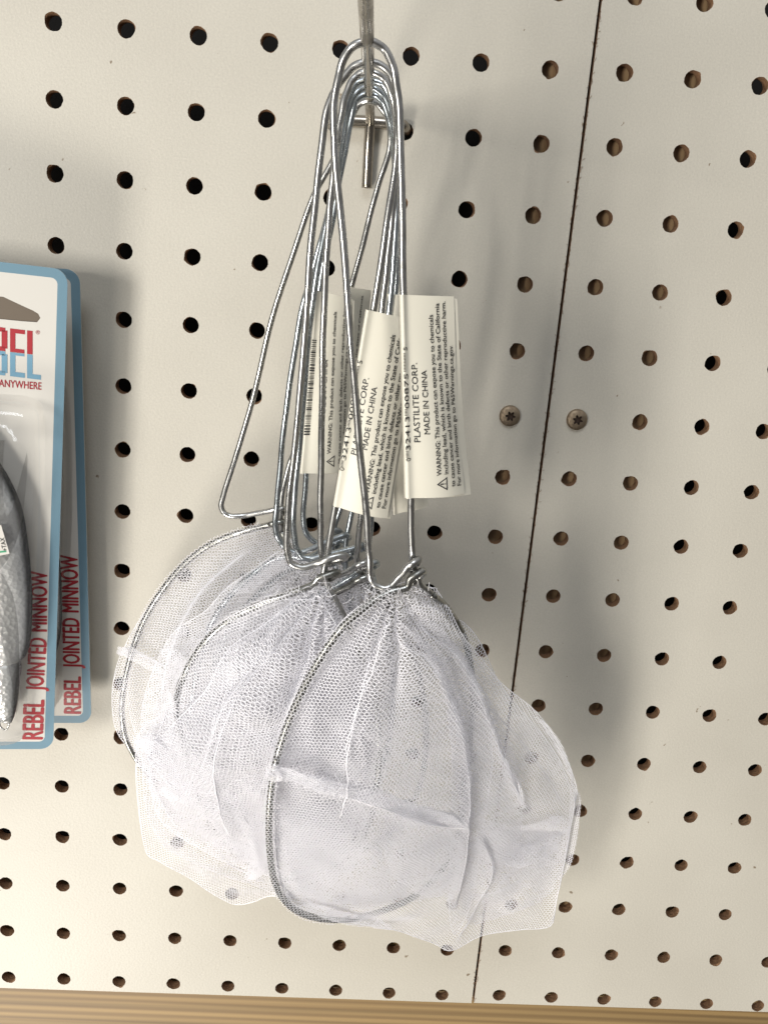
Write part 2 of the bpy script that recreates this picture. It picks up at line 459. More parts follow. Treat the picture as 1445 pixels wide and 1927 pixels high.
class Sheet:
    """netting panel: outline and interior points are (px, py, mm from board)"""
    def __init__(s, outline, inner=(), folds=(), pleats=None, seed=0, wr=(1.2, .5), rot=0.0, pitch=1.1, top=0):
        s.rot = rot; s.pitch = pitch * .001; s.seed = seed
        C3 = catmull(list(outline) + [outline[0]], 5)[:-1]
        W3 = np.array([at(*p) for p in C3])
        s.poly = W3[:, [0, 2]]
        ctl = np.array([at(*p) for p in list(outline) + list(inner)])
        mm = ctl[:, [0, 2]] * 10
        s.c = mm.mean(0); s.df = tps(mm - s.c, -ctl[:, 1] * 10)
        s.folds = []
        for L, w, g, h in folds:
            P3 = np.array([at(*p) for p in catmull(L, 4)]); s.folds.append((P3[:, [0, 2]], w * .00135, g * .92, h * .00065))
        s.pl = pleats
        if pleats: s.plc = at(*pleats[0])[[0, 2]]
        rg = np.random.default_rng(seed)
        s.w = [(rg.uniform(0, 6.28), rg.uniform(60, 420), rg.uniform(0, 6.28), rg.uniform(0, 6.28)) for _ in range(9)]
        s.wr = (wr[0] * .6, wr[1] * .7)

    def f(s, Q):
        d = s.df(Q * 10 - s.c) / 10
        dx = np.zeros((len(Q), 2)); dd = np.zeros(len(Q))
        # wrinkles: sums of bent plane waves, sharper on the crests
        for an, k, ph, p2 in s.w:
            dr = np.array([math.cos(an), math.sin(an)]); pr = np.array([-dr[1], dr[0]])
            ph_ = (Q @ dr) * k + ph + 1.1 * np.sin((Q @ pr) * k * .35 + p2)
            amp = s.wr[0] * .001 * (90 / (k + 40)) ** .8
            dd += amp * (1 - 2 * np.abs(np.sin(ph_ * .5)) ** 1.3)
            dx += (s.wr[1] * .001 * (90 / (k + 40)) ** .8) * np.sin(ph_)[:, None] * dr
        ed = np.minimum(1, .22 + seg_dist(Q, np.vstack([s.poly, s.poly[:1]]))[3] / .009)
        dd *= ed; dx *= ed[:, None]
        if s.pl:
            _, n, A, B, Rm = s.pl
            v = Q - s.plc; r = np.linalg.norm(v, axis=1) + 1e-9; th = np.arctan2(v[:, 0], -v[:, 1])
            fall = np.exp(-(r / Rm) ** 1.5)
            ph = n * th + 1.3 * np.sin(3 * th + r * 40) + .6 * np.sin(7 * th)
            tang = np.stack([-v[:, 1], v[:, 0]], 1) / r[:, None]
            dx += (A * .001 * fall * np.minimum(1, r / .012) * np.sin(ph))[:, None] * tang
            dd += B * .001 * fall * np.minimum(1, r / .012) * np.cos(ph + .5)
        for L, w, g, h in s.folds:
            sd, nx, tt, best = seg_dist(Q, L)
            e_ = np.exp(-(best / w) ** 2) * np.minimum(1, np.minimum(tt, 1 - tt) * 8 + .15)
            dx -= (g * sd * e_)[:, None] * nx
            dd += h * e_
        X = Q + dx
        return np.stack([X[:, 0], -(d + dd), X[:, 1]], 1)

    def threads(s, r=.00013):
        p = s.pitch; lo = s.poly.min(0); hi = s.poly.max(0); c = (lo + hi) / 2; rad = np.linalg.norm(hi - lo) / 2
        n = int(rad / p) + 2; a = p / math.sqrt(3)
        i, j = np.meshgrid(np.arange(-n, n + 1), np.arange(-int(n * 1.2), int(n * 1.2) + 1), indexing='ij')
        cx = (i + .5 * (j % 2)) * p; cy = j * p * .8660254
        E0 = []; E1 = []
        A = np.stack([cx + 0, cy + a], -1).reshape(-1, 2)          # top vertex
        Bv = np.stack([cx + p / 2, cy + a / 2], -1).reshape(-1, 2)
        Cv = np.stack([cx + p / 2, cy - a / 2], -1).reshape(-1, 2)
        Dv = np.stack([cx - p / 2, cy + a / 2], -1).reshape(-1, 2)
        P0 = np.vstack([A, Bv, A]); P1 = np.vstack([Bv, Cv, Dv])
        k, q = math.cos(s.rot), math.sin(s.rot); Rm = np.array([[k, q], [-q, k]])
        sh = np.array([(s.seed * .37) % 1, (s.seed * .61) % 1]) * p
        P0 = P0 @ Rm + c + sh; P1 = P1 @ Rm + c + sh
        m = inside((P0 + P1) / 2, s.poly); P0 = P0[m]; P1 = P1[m]
        # slight irregularity of the knit
        def jit(P): return P + .00006 * np.stack([np.sin(P[:, 0] * 9100 + P[:, 1] * 5300), np.sin(P[:, 0] * 4700 - P[:, 1] * 8800)], 1)
        X0 = s.f(jit(P0)); X1 = s.f(jit(P1))
        T = X1 - X0; Ln = np.linalg.norm(T, axis=1)[:, None] + 1e-12; T /= Ln
        ok = (Ln[:, 0] < p * 2.2); X0, X1, T = X0[ok], X1[ok], T[ok]
        ref = np.tile([0., 1., 0.], (len(T), 1)); N = np.cross(T, ref); N /= np.linalg.norm(N, axis=1)[:, None] + 1e-12; Bn = np.cross(T, N)
        X0 = X0 - T * r * .5; X1 = X1 + T * r * .5
        V = np.zeros((len(T), 6, 3))
        for q_ in range(3):
            an = 2 * math.pi * q_ / 3 + math.pi / 6
            off = r * (math.cos(an) * N + math.sin(an) * Bn)
            V[:, q_] = X0 + off; V[:, 3 + q_] = X1 + off
        base = np.arange(len(T))[:, None] * 6
        Fc = np.concatenate([base + np.array([q_, (q_ + 1) % 3, 3 + (q_ + 1) % 3, 3 + q_]) for q_ in range(3)], 0)
        return V.reshape(-1, 3), Fc

    def edge(s, r=.00014, amp=.0):
        P = s.f(s.poly)
        V, Fc = tube(P, r, 5, closed=True)
        return V, np.array(Fc)


def bag(root, sheets, r=.000138, extra=()):
    Vs = []; Fs = []; n = 0
    for sh in sheets:
        for V, Fc in ((sh.threads(getattr(sh, 'thin', r)),) if getattr(sh, 'noedge', 0) else (sh.threads(getattr(sh, 'thin', r)), sh.edge())):
            Vs.append(V); Fs.append(Fc + n); n += len(V)
    for V, Fc in extra:
        Vs.append(V); Fs.append(np.array(Fc) + n); n += len(V)
    V = local(root, np.vstack(Vs))
    return mesh('mesh_bag', V, np.vstack(Fs), M_net, root)


def band(L, wpx, dz=1.0, seed=50, pitch=.85, wr=(1.6, .9), even=False):
    """a bunched double thickness of netting along a px line"""
    P = catmull([np.array(p, float) for p in L], 3); T = np.gradient(P[:, :2], axis=0); T /= np.linalg.norm(T, axis=1)[:, None]
    N = np.stack([-T[:, 1], T[:, 0]], 1); rg = np.random.default_rng(seed)
    w = wpx * (.65 + .35 * np.sin(np.linspace(.25, 2.9, len(P)))) * (1 + rg.uniform(-.25, .25, len(P)))
    w2 = wpx * (.65 + .35 * np.sin(np.linspace(.25, 2.9, len(P)))) * (1 + rg.uniform(-.25, .25, len(P)))
    if even: w = w2 = np.full(len(P), float(wpx))
    a_ = [(p[0] + n[0] * q / 2, p[1] + n[1] * q / 2, p[2] + dz) for p, n, q in zip(P, N, w)]
    c_ = [(p[0] - n[0] * q / 2, p[1] - n[1] * q / 2, p[2] + dz) for p, n, q in zip(P, N, w2)]
    sh = Sheet((a_[::2] + c_[::-2]) if even else (a_ + c_[::-1])[::2], (), (), None, seed, wr, rg.uniform(0, 1), pitch); sh.noedge = True
    return sh


def hem(L, wpx, dz, seed):
    """the single thickness of netting wrapped over a hoop wire"""
    sh = band(L, wpx * .9, dz + .15, seed, 1.15, (0, 0), True); sh.thin = .000085
    return sh


def fuzz(c, spread, n, lpx, seed, down=True):
    """frayed cut ends of the netting round a gather"""
    rg = np.random.default_rng(seed); out = []
    for _ in range(n):
        u, v = c[0] + rg.normal(0, spread[0]), c[1] + rg.normal(0, spread[1]); a_ = rg.uniform(0, 6.28); L_ = rg.uniform(.4, 1) * lpx
        q = [at(u, v, c[2] + rg.uniform(-2, 2)), at(u + math.cos(a_) * L_ * .5 + rg.normal(0, 2), v + math.sin(a_) * L_ * .5, c[2] + 1.5), at(u + math.cos(a_) * L_, v + math.sin(a_) * L_ + rg.normal(0, 4), c[2] + rg.uniform(-1, 3))]
        V, Fc = tube(catmull(q, 3), .00009, 3); out.append((V, Fc[:-2]))
    return out


# ------------------------------------------------------------------ text
_tc = {}; LV = {}


def text_mesh(s, bold=0.0, space=1.0):
    key = (s, bold, space); b_, bold = bold, 0
    if key in _tc: return _tc[key]
    cu = bpy.data.curves.new('text', 'FONT'); cu.body = s; cu.size = 1; cu.resolution_u = 3; cu.offset = bold; cu.space_character = space
    o = bpy.data.objects.new('text', cu); COL.objects.link(o)
    bpy.context.view_layer.update()
    dg = bpy.context.evaluated_depsgraph_get(); me = bpy.data.meshes.new_from_object(o.evaluated_get(dg))
    V = np.array([v.co[:2] for v in me.vertices]).reshape(-1, 2); Fc = [list(p.vertices) for p in me.polygons]
    bpy.data.objects.remove(o); bpy.data.curves.remove(cu); bpy.data.meshes.remove(me)
    x0, x1 = V[:, 0].min(), V[:, 0].max()
    V = np.stack([(V[:, 0] - x0) / (x1 - x0), V[:, 1] / .70], 1)          # x 0..1, cap height about 1
    if b_:                                                       # heavier strokes: slightly shifted copies
        n = len(V); sh = [(-b_, 0), (b_, 0), (0, b_ * .6), (0, -b_ * .6)]
        Fc = Fc + [[i + n * (k + 1) for i in f] for k in range(4) for f in Fc]
        V = np.vstack([V] + [V + np.array([dx / (x1 - x0), dy]) for dx, dy in sh])
        LV[key] = np.repeat(np.arange(5), n)
    _tc[key] = (V, Fc)
    return _tc[key]


# ------------------------------------------------------------------ paper labels folded round a handle wire
WARN = [('PLASTILITE CORP.', .19, .29, .68, .095, .004), ('MADE IN CHINA', .35, .33, .645, .095, .004),
        ('WARNING: This product can expose you to chemicals', .52, .115, .91, .082, .013),
        ('including lead, which is known to the State of California', .645, .12, .965, .082, .013),
        ('to cause cancer and birth defects or other reproductive harm.', .77, .05, .975, .082, .013),
        ('For more information go to P65Warnings.ca.gov', .895, .05, .76, .082, .013)]


def label(root, tl, bl, tr, br, mode='digits', curl=1.0, back=(4, 3), shift=0.0, lab=None, wr=1.0):
    """corners as (px,py,mm); left edge is the fold over the wire"""
    TL, BL, TR, BR = [at(*p) for p in (tl, bl, tr, br)]
    Wd = np.linalg.norm(TR - TL); ln = np.linalg.norm(TL - BL)
    nrm = np.cross(TR - TL, TL - BL); nrm /= np.linalg.norm(nrm)
    if nrm[1] > 0: nrm = -nrm                                   # towards the viewer
    def f(s_, t_, off=0.0):
        s_ = np.asarray(s_)[:, None]; t_ = np.asarray(t_)[:, None]
        P = (1 - s_) * ((1 - t_) * BL + t_ * TL) + s_ * ((1 - t_) * BR + t_ * TR)
        h = curl * .0016 * np.sin(np.pi * np.clip(s_, 0, 1)) * (1 + .4 * np.sin(3 * t_ + 1)) + .0007 * wr * np.sin(5.2 * t_ + 2.2 * s_) * s_
        h = h + .0012 * np.exp(-(s_ / .07) ** 2)               # the ridge over the wire
        return P + nrm * (h + off)
    ns, ntt = 22, 30
    g = lambda off, s0, s1, e_: np.vstack([f(np.linspace(s0, s1, ns), np.full(ns, t), off) + e_ * t for t in np.linspace(0, 1, ntt)])
    front = g(.0, 0, 1, 0)
    Rr = (TR - TL) / Wd
    sb = np.linspace(0, 1, ns)[:, None]
    backl = []
    for t in np.linspace(0, 1, ntt):
        p = f(np.linspace(0, 1, ns), np.full(ns, t))
        p = p - nrm * (.0022 * np.exp(-sb * 5) + .00025 + .0008 * sb * (1 - t)) + Rr * sb * (back[0] * .001 * (1 - .6 * t)) + (BL - TL) / ln * sb * back[1] * .0002
        backl.append(p)
    backl = np.vstack(backl)
    b = MB()
    gr = [[j * ns + i, j * ns + i + 1, (j + 1) * ns + i + 1, (j + 1) * ns + i] for j in range(ntt - 1) for i in range(ns - 1)]
    nb = len(front)
    seam_ = [[j * ns, (j + 1) * ns, nb + (j + 1) * ns, nb + j * ns] for j in range(ntt - 1)]
    b.add(np.vstack([front, backl]), gr + [[q + nb for q in f_][::-1] for f_ in gr] + seam_)
    lb = b.build('paper_label', M_paper, root, True)
    lb['label'] = lab or 'creamy folded paper label with black print'
    b = MB()
    def put(s, s_c, t0, t1, hgt, bold=0.0):
        V, Fc = text_mesh(s, bold)
        S_ = s_c + hgt * .5 - V[:, 1] * hgt + shift
        lv = LV.get((s, bold, 1.0), 0)
        nr_ = nrm * .000008
        b.add(f(S_, t0 + (t1 - t0) * V[:, 0], .00012) + (lv[:, None] * nr_ if bold else 0), Fc)
    if mode == 'digits':
        put('0', .035, .195, .212, .09, .0); put('32413', .035, .25, .42, .09); put('00875', .035, .46, .63, .09); put('5', .035, .74, .757, .09)
        for a0, a1 in ((.215, .245), (.425, .455), (.64, .73)):
            for q in np.arange(a0, a1, .007):
                b.add(f([-.01, .03, .03, -.01], [q, q, q + .0035, q + .0035], .00012), [[0, 1, 2, 3]])
    elif mode == 'barcode':
        q = .22; rg = random.Random(5)
        while q < .74:
            w = rg.choice([.003, .005, .009]); b.add(f([-.01, .12, .12, -.01], [q, q, q + w, q + w], .00012), [[0, 1, 2, 3]]); q += w + rg.choice([.004, .006, .008])
    for s, sc_, t0, t1, h_, bd in WARN:
        if mode == 'plain' and not s.startswith('incl'): continue
        if mode == 'barcode' and s[:4] in ('PLAS', 'incl'): continue
        put(s, sc_, t0, t1, h_, bd)
    # warning triangle with exclamation mark
    tri = [(.475, .070), (.66, .035), (.66, .105)]
    cc = np.mean(tri, 0)
    o_ = np.array(tri); i_ = cc + (o_ - cc) * .74
    pts = np.vstack([o_, i_]) + [shift, 0]
    b.add(f(pts[:, 0], pts[:, 1], .00012), [[0, 1, 4, 3], [1, 2, 5, 4], [2, 0, 3, 5]])
    for (sa, sb_) in ((.535, .60), (.615, .632)):
        q = np.array([(sa, .067), (sb_, .067), (sb_, .073), (sa, .073)]) + [shift, 0]
        b.add(f(q[:, 0], q[:, 1], .00012), [[0, 1, 2, 3]])
    pt = b.build('printed_text', M_ink); pt.parent = lb
    pt.data.transform(Matrix.Translation(-Vector(root.location)))
    return lb


# ------------------------------------------------------------------ the nets
def pts(L, d0, d1=None):
    """px list with a depth running linearly from d0 to d1 unless given"""
    n = len(L); d1 = d0 if d1 is None else d1
    return [(p[0], p[1], p[2] if len(p) > 2 else d0 + (d1 - d0) * i / (n - 1)) for i, p in enumerate(L)]


def curl_end(c, ax, r, a0, a1, drop, n=14):
    """a wire wrapped round the other arm: helix round point c, axis ax"""
    ax = ax / np.linalg.norm(ax); u = np.cross(ax, [0, 1, 0]); u /= np.linalg.norm(u); v = np.cross(ax, u)
    th = np.linspace(a0, a1, n)
    return [c + r * (math.cos(t) * u + math.sin(t) * v) + ax * drop * (k / (n - 1)) for k, t in enumerate(th)]


WR = .00100


def net(name_label, left, right, hoop, material, wr=WR, root_px=None):
    """left/right: handle arms from the loop top down; the left arm ends in its crosspiece; hoop: closed-ish wire"""
    root = empty('bait_net', tuple(at(*root_px))); root['worldpts'] = 1
    tag(root, name_label, 'bait net', 'white mesh bait nets bundled on the peg hook')
    Lp = [at(*p) for p in left][::-1]; Rp = [at(*p) for p in right]
    P = catmull(Lp[:-1] + Rp, 7)
    q_ = np.linspace(0, 1, len(P))[:, None] * 55
    P = P + .00016 * np.sin(q_ * rng.uniform(.7, 1.3, 3) + rng.uniform(0, 6, 3)) + .00007 * np.sin(q_ * rng.uniform(2.5, 4, 3) + rng.uniform(0, 6, 3))
    b = MB(); V, Fc = tube(P, wr, 12); b.add(V, Fc); b.build('handle', material, root, True)
    b = MB()
    for h in hoop:
        V, Fc = tube(catmull([at(*p) for p in h], 6), wr * 1.1, 12); b.add(V, Fc)
    b.build('hoop', M_hoop if material is M_wire else material, root, True)
    return root


def wrap(px, py, d, a, r=9, up=0):
    """pixels of a small curl round an arm at (px,py): comes in from the left in front, goes behind and back"""
    dx, dy = math.cos(a), -math.sin(a)
    return [(px - 14 * dx, py - 14 * dy, d + 2.0), (px + 1 * dx, py + 1 * dy, d + 2.0), (px + r * dx, py + r * dy, d + .9),
            (px + (r + 3) * dx, py + (r + 3) * dy + 5, d - .6), (px + r * dx * .5, py + r * dy * .5 + 8, d - 2.0), (px - 10 * dx, py - 10 * dy + 10, d - 2.0)]


TOP = (.111, -.10, -.03)
# --- net A, nearest the viewer
A = net('nearest net, tallest loop in front of all others, bag spreading right',
        pts([(690, 78), (658, 92), (638, 135), (628, 195), (631, 280), (643, 430), (659, 640), (675, 810), (688, 950), (693, 1040)], 121, 116) +
        [(697, 1080, 115.5), (706, 1101, 115.5), (726, 1107, 115.5), (744, 1094, 115.5)] + wrap(777, 1060, 114, .72, 12),
        pts([(690, 78), (722, 92), (741, 128), (750, 185), (753, 290), (757, 450), (763, 620), (768, 800), (773, 960), (776, 1040)], 121, 114) +
        [(781, 1075, 112), (790, 1098, 110), (812, 1118, 106)],
        [wrap(783, 1082, 113, .6, 13)[::-1] + [(765, 1106, 115), (735, 1114, 116), (690, 1140, 118), (640, 1186, 119), (590, 1260, 119), (548, 1345, 118), (520, 1430, 116), (508, 1510, 113), (507, 1590, 108),
          (517, 1660, 102), (545, 1705, 97), (590, 1727, 92), (650, 1731, 86), (720, 1715, 76), (790, 1680, 68), (848, 1610, 62), (876, 1500, 62), (884, 1400, 66), (890, 1310, 74), (878, 1215, 84), (845, 1150, 96), (812, 1118, 106)]],
        M_wire, root_px=(690, 78, 121))
fo_A = [([(740, 1165, 104), (805, 1225, 98), (858, 1340, 88), (876, 1450, 80), (874, 1540, 74), (866, 1620, 68), (850, 1700, 62)], 2.4, 1.2, 1.5),
        ([(775, 1150, 104), (850, 1215, 94), (905, 1320, 84), (950, 1440, 74), (990, 1520, 66)], 2.0, 1.2, 1.8),
        ([(512, 1450, 117), (570, 1468, 116), (620, 1485, 113), (700, 1500, 106), (760, 1520, 98), (830, 1542, 88), (880, 1550, 80)], 2.4, 1.2, .8),
        ([(700, 1190, 112), (690, 1260, 111), (668, 1350, 110), (650, 1440, 110)], 1.0, 1.0, .8),
        ([(905, 1570, 74), (925, 1640, 66), (900, 1700, 62), (860, 1770, 58)], 1.8, 1.1, 1.6),
        ([(1080, 1480, 48), (1062, 1600, 45), (1035, 1740, 42)], 2.2, 1.2, 1.2),
        ([(1060, 1560, 50), (1000, 1620, 56), (940, 1660, 60)], 1.6, 1.2, 1.2),
        ]
A1 = Sheet([(700, 1128, 116), (745, 1100, 113), (790, 1100, 109), (830, 1135, 102), (890, 1215, 92), (940, 1285, 82), (1010, 1340, 70), (1055, 1405, 60), (1085, 1480, 52),
            (1083, 1540, 49), (1068, 1610, 47), (1052, 1690, 45), (1036, 1742, 44), (975, 1752, 47), (905, 1762, 52), (850, 1789, 58), (820, 1778, 62), (740, 1752, 76), (640, 1733, 86), (562, 1714, 93),
            (512, 1652, 101), (505, 1560, 107), (508, 1460, 113), (540, 1352, 116), (588, 1248, 117), (640, 1178, 116)],
           [(700, 1400, 116), (800, 1400, 104), (900, 1450, 86), (680, 1600, 106), (800, 1650, 86), (720, 1250, 116), (800, 1220, 110)],
           fo_A, ((745, 1095, 112), 15, 1.0, 2.2, .055), 1, (1.3, .55), .08)
A2 = Sheet([(700, 1130, 112), (790, 1105, 104), (850, 1150, 94), (905, 1222, 84), (960, 1310, 70), (1030, 1395, 56), (1072, 1480, 46), (1070, 1560, 42), (1040, 1640, 40), (985, 1670, 42), (930, 1700, 46),
            (880, 1690, 52), (800, 1690, 62), (700, 1715, 76), (600, 1722, 90), (540, 1690, 97), (520, 1600, 103), (525, 1450, 108), (570, 1310, 111), (640, 1195, 113)],
           [(700, 1400, 96), (800, 1400, 84), (900, 1450, 66), (680, 1600, 86), (800, 1600, 66)],
           [([(880, 1260, 84), (940, 1360, 70), (1010, 1440, 58), (1070, 1540, 46)], 2.2, 1.2, -1.5), ([(900, 1600, 50), (970, 1580, 46), (1040, 1600, 42)], 3.0, 1.2, 1.5),
            ([(660, 1300, 100), (690, 1450, 96), (660, 1600, 90), (720, 1700, 80)], 2.6, 1.1, 2)],
           ((745, 1095, 106), 18, 1.6, 2.2, .06), 2, (2.0, .8), .35)
A3 = Sheet([(775, 1120, 106), (805, 1135, 103), (868, 1240, 92), (925, 1400, 78), (910, 1560, 68), (885, 1700, 58), (855, 1760, 58), (845, 1690, 64), (850, 1560, 74), (850, 1380, 86), (820, 1220, 98)],
           [(880, 1400, 86)], [], ((745, 1095, 109), 15, 1.2, 2.0, .08), 12, (2.0, .9), .9)
bands = [band(fo_A[0][0], 20, 2.5, 51), band(fo_A[0][0], 12, 3.6, 151), band(fo_A[1][0], 17, 2.2, 52), band([(800, 1200, 101), (845, 1300, 92), (868, 1420, 84), (872, 1530, 78)], 30, 1.5, 152, .95), band(fo_A[2][0], 30, 1.6, 53, .7), band(fo_A[2][0], 22, 3.2, 153, .8), band([(700, 1505, 106), (780, 1528, 98), (870, 1545, 86)], 22, 3.0, 54),
         band([(885, 1560, 76), (940, 1600, 70), (1000, 1590, 62), (1060, 1560, 52)], 70, -3, 55, 1.1, (4.5, 2.2)), band([(1084, 1470, 50), (1080, 1560, 48), (1056, 1660, 46)], 20, 0, 56),
         band([(512, 1440, 118), (518, 1458, 118), (516, 1474, 117)], 26, 1.5, 57, .6), band([(745, 1158, 112), (800, 1146, 109), (850, 1180, 101)], 20, 1.0, 59, 1.0),
         band([(560, 1700, 96), (640, 1728, 90), (740, 1742, 78)], 22, 1.0, 60), band([(1010, 1345, 70), (1052, 1405, 61), (1080, 1470, 53)], 10, .5, 62)]
bands += [hem([(735, 1114, 116), (690, 1140, 118), (640, 1186, 119), (590, 1260, 119), (548, 1345, 118)], 22, 1.5, 80), hem([(548, 1345, 118), (520, 1430, 116), (508, 1510, 113), (507, 1590, 108), (517, 1660, 102)], 22, 1.5, 81),
          hem([(517, 1660, 102), (545, 1705, 97), (590, 1727, 92), (650, 1731, 86)], 22, 1.6, 82)]
def soft(outl, inner, seed, rot):
    sh = Sheet(outl, inner, (), None, seed, (4.0, 2.0), rot, 1.15); sh.noedge = True; return sh


bands += [soft([(650, 1200, 108), (740, 1150, 104), (830, 1180, 96), (900, 1290, 84), (960, 1400, 70), (985, 1520, 60), (960, 1620, 54), (880, 1680, 56), (780, 1700, 66), (660, 1712, 82), (570, 1690, 92), (540, 1560, 98), (560, 1400, 104)],
               [(720, 1400, 98), (820, 1450, 86), (720, 1580, 86)], 90, .4),
          soft([(560, 1470, 100), (680, 1490, 98), (800, 1530, 88), (860, 1580, 80), (850, 1660, 70), (760, 1690, 70), (640, 1700, 80), (560, 1670, 92)], [(700, 1590, 92)], 91, .9),
          soft([(720, 1540, 94), (800, 1545, 90), (860, 1570, 82), (868, 1640, 74), (820, 1690, 70), (750, 1660, 78), (720, 1600, 88)], [(790, 1610, 88)], 92, .2),
          soft([(900, 1540, 70), (970, 1555, 66), (1050, 1535, 56), (1074, 1560, 50), (1060, 1620, 48), (1000, 1640, 52), (930, 1665, 56), (895, 1600, 64)], [(980, 1595, 64)], 93, .7),
          soft([(870, 1600, 66), (960, 1580, 60), (1050, 1590, 50), (1040, 1680, 46), (960, 1720, 48), (880, 1740, 54)], [(960, 1650, 56)], 94, .1)]
A1.thin = .00014; A2.thin = .00011; A3.thin = .00011
bag(A, [A1, A2, A3] + bands, extra=fuzz((735, 1120, 118), (38, 8), 30, 20, 1) + fuzz((520, 1455, 119), (7, 8), 30, 12, 2) + fuzz((620, 1485, 117), (50, 10), 60, 14, 3))
# loose seam thread
b = MB()
P = catmull([at(735, 1165, 117), at(716, 1210, 119.5), at(707, 1250, 120), at(690, 1290, 120.5), at(680, 1310, 121.5), at(668, 1350, 120.5), at(655, 1395, 120), at(652, 1440, 119), at(655, 1480, 118), at(640, 1540, 115)], 6)
P += rng.normal(0, .00018, P.shape); V, Fc = tube(P, .00016, 5); b.add(V, Fc)
b.build('loose_thread', M_net, A, True)
label(A, (753, 554, 121.5), (763, 937, 119), (852, 557, 116), (872, 928, 113), 'digits', .9, (2.6, 3),
      lab='frontmost creamy paper label, fully readable, folded over the right arm')

# --- net B, second
B = net('second net from the front, tilted readable label and dense white bag at lower left',
        pts([(692, 118), (662, 126), (640, 152), (622, 190), (608, 245), (598, 330), (589, 430), (578, 560), (563, 750), (549, 900), (541, 970)], 100, 98) +
        [(539, 1028, 98), (546, 1056, 98), (562, 1067, 98), (590, 1062, 98)] + wrap(614, 1054, 97, .28, 34)[1:],
        pts([(692, 118), (724, 126), (741, 160), (748, 205), (747, 265), (738, 350), (722, 465), (703, 580), (668, 765), (632, 950), (618, 1030)], 100, 97) +
        [(611, 1065, 97), (612, 1092, 97), (628, 1124, 97), (657, 1182, 96)],
        [wrap(613, 1084, 97, .35, 20)[::-1] + [(588, 1101, 99), (545, 1118, 99), (480, 1142, 97), (420, 1175, 95), (375, 1222, 92), (345, 1275, 90), (332, 1325, 80), (345, 1400, 68), (370, 1500, 62), (425, 1590, 58),
          (520, 1650, 56), (600, 1655, 60), (662, 1605, 76), (700, 1530, 86), (713, 1420, 90), (705, 1310, 93), (685, 1245, 95), (657, 1182, 96)]],
        M_wire, root_px=(692, 118, 100))
fB = [([(262, 1385, 84), (300, 1420, 86), (340, 1470, 86), (420, 1465, 88), (470, 1520, 84), (490, 1600, 78), (480, 1660, 72)], 2.6, 1.35, 2.0),
      ([(330, 1300, 92), (300, 1380, 86), (290, 1460, 82), (340, 1560, 76)], 2.6, 1.3, 2),
      ([(560, 1130, 102), (480, 1230, 100), (420, 1330, 98), (380, 1440, 92)], 3, 1.1, 2.0),
      ([(600, 1150, 102), (560, 1280, 102), (520, 1400, 100), (470, 1520, 90)], 3.2, 1.2, -2.5),
      ([(400, 1560, 78), (430, 1620, 72), (500, 1660, 70)], 2.0, 1.2, 1.5)]
B1 = Sheet([(612, 1105, 98), (560, 1108, 99), (480, 1134, 98), (405, 1176, 95), (355, 1245, 92), (328, 1300, 90), (290, 1345, 86), (260, 1382, 82), (255, 1440, 79), (260, 1520, 75), (275, 1606, 68), (300, 1622, 67), (360, 1656, 64),
            (415, 1692, 61), (442, 1704, 60), (475, 1699, 61), (512, 1688, 66), (600, 1700, 72), (660, 1640, 80), (705, 1530, 86), (718, 1410, 90), (706, 1290, 93), (660, 1180, 96)],
           [(480, 1250, 108), (500, 1400, 110), (400, 1400, 104), (350, 1500, 90), (560, 1500, 102), (450, 1580, 84)], fB, ((612, 1090, 98), 15, 1.1, 2.0, .05), 3, (1.9, .3), -.5)
B2 = Sheet([(612, 1108, 96), (560, 1115, 96), (480, 1145, 93), (420, 1180, 91), (370, 1250, 87), (335, 1310, 84), (275, 1380, 78), (268, 1450, 74), (280, 1540, 70), (320, 1600, 66), (400, 1640, 63), (480, 1668, 62), (540, 1690, 66),
            (620, 1670, 72), (690, 1550, 80), (706, 1410, 84), (690, 1290, 88), (650, 1190, 92)],
           [(480, 1250, 84), (500, 1400, 78), (400, 1450, 74), (560, 1550, 72)],
           [([(330, 1340, 82), (400, 1420, 78), (500, 1480, 76), (600, 1500, 74)], 3.4, 1.2, 3), ([(500, 1200, 86), (440, 1330, 80), (430, 1480, 74)], 3, 1.3, -2)],
           ((612, 1090, 96), 16, 1.8, 2.6, .06), 4, (2.4, 1.0), .2)
B3 = Sheet([(600, 1120, 103), (520, 1150, 104), (440, 1215, 102), (380, 1300, 99), (320, 1370, 93), (285, 1430, 86), (300, 1540, 80), (380, 1600, 78), (470, 1640, 76), (560, 1650, 80), (640, 1560, 88), (690, 1400, 95), (670, 1240, 99)],
           [(500, 1250, 114), (510, 1400, 116), (400, 1420, 108)], [([(540, 1160, 104), (450, 1290, 104), (400, 1440, 100), (440, 1580, 84)], 3, 1.3, 3), ([(620, 1200, 104), (590, 1360, 106), (600, 1500, 98)], 3, 1.3, 2)], ((612, 1090, 100), 16, 1.3, 2.2, .08), 13, (2.4, 1.1), .3)
B4 = Sheet([(590, 1130, 90), (500, 1170, 90), (420, 1240, 86), (360, 1330, 82), (310, 1400, 78), (300, 1500, 74), (360, 1570, 70), (460, 1610, 68), (580, 1600, 72), (660, 1440, 80), (650, 1260, 86)], [(480, 1380, 88)], [([(560, 1180, 90), (500, 1330, 86), (520, 1500, 78)], 3, 1.3, 3)],
           ((612, 1090, 96), 22, 2.4, 2.8, .08), 14, (2.6, 1.2), .8)
bandsB = [band(fB[0][0], 46, 4, 63, .75), band(fB[0][0], 30, 7, 163, .8), band([(300, 1480, 86), (370, 1500, 88), (440, 1560, 84), (470, 1630, 76)], 50, 5, 164, .8), band(fB[1][0], 34, 3, 64), band([(262, 1380, 84), (275, 1420, 83), (300, 1450, 84)], 40, 3, 65),           band([(410, 1480, 92), (470, 1540, 88), (500, 1640, 78)], 36, 4, 67)]
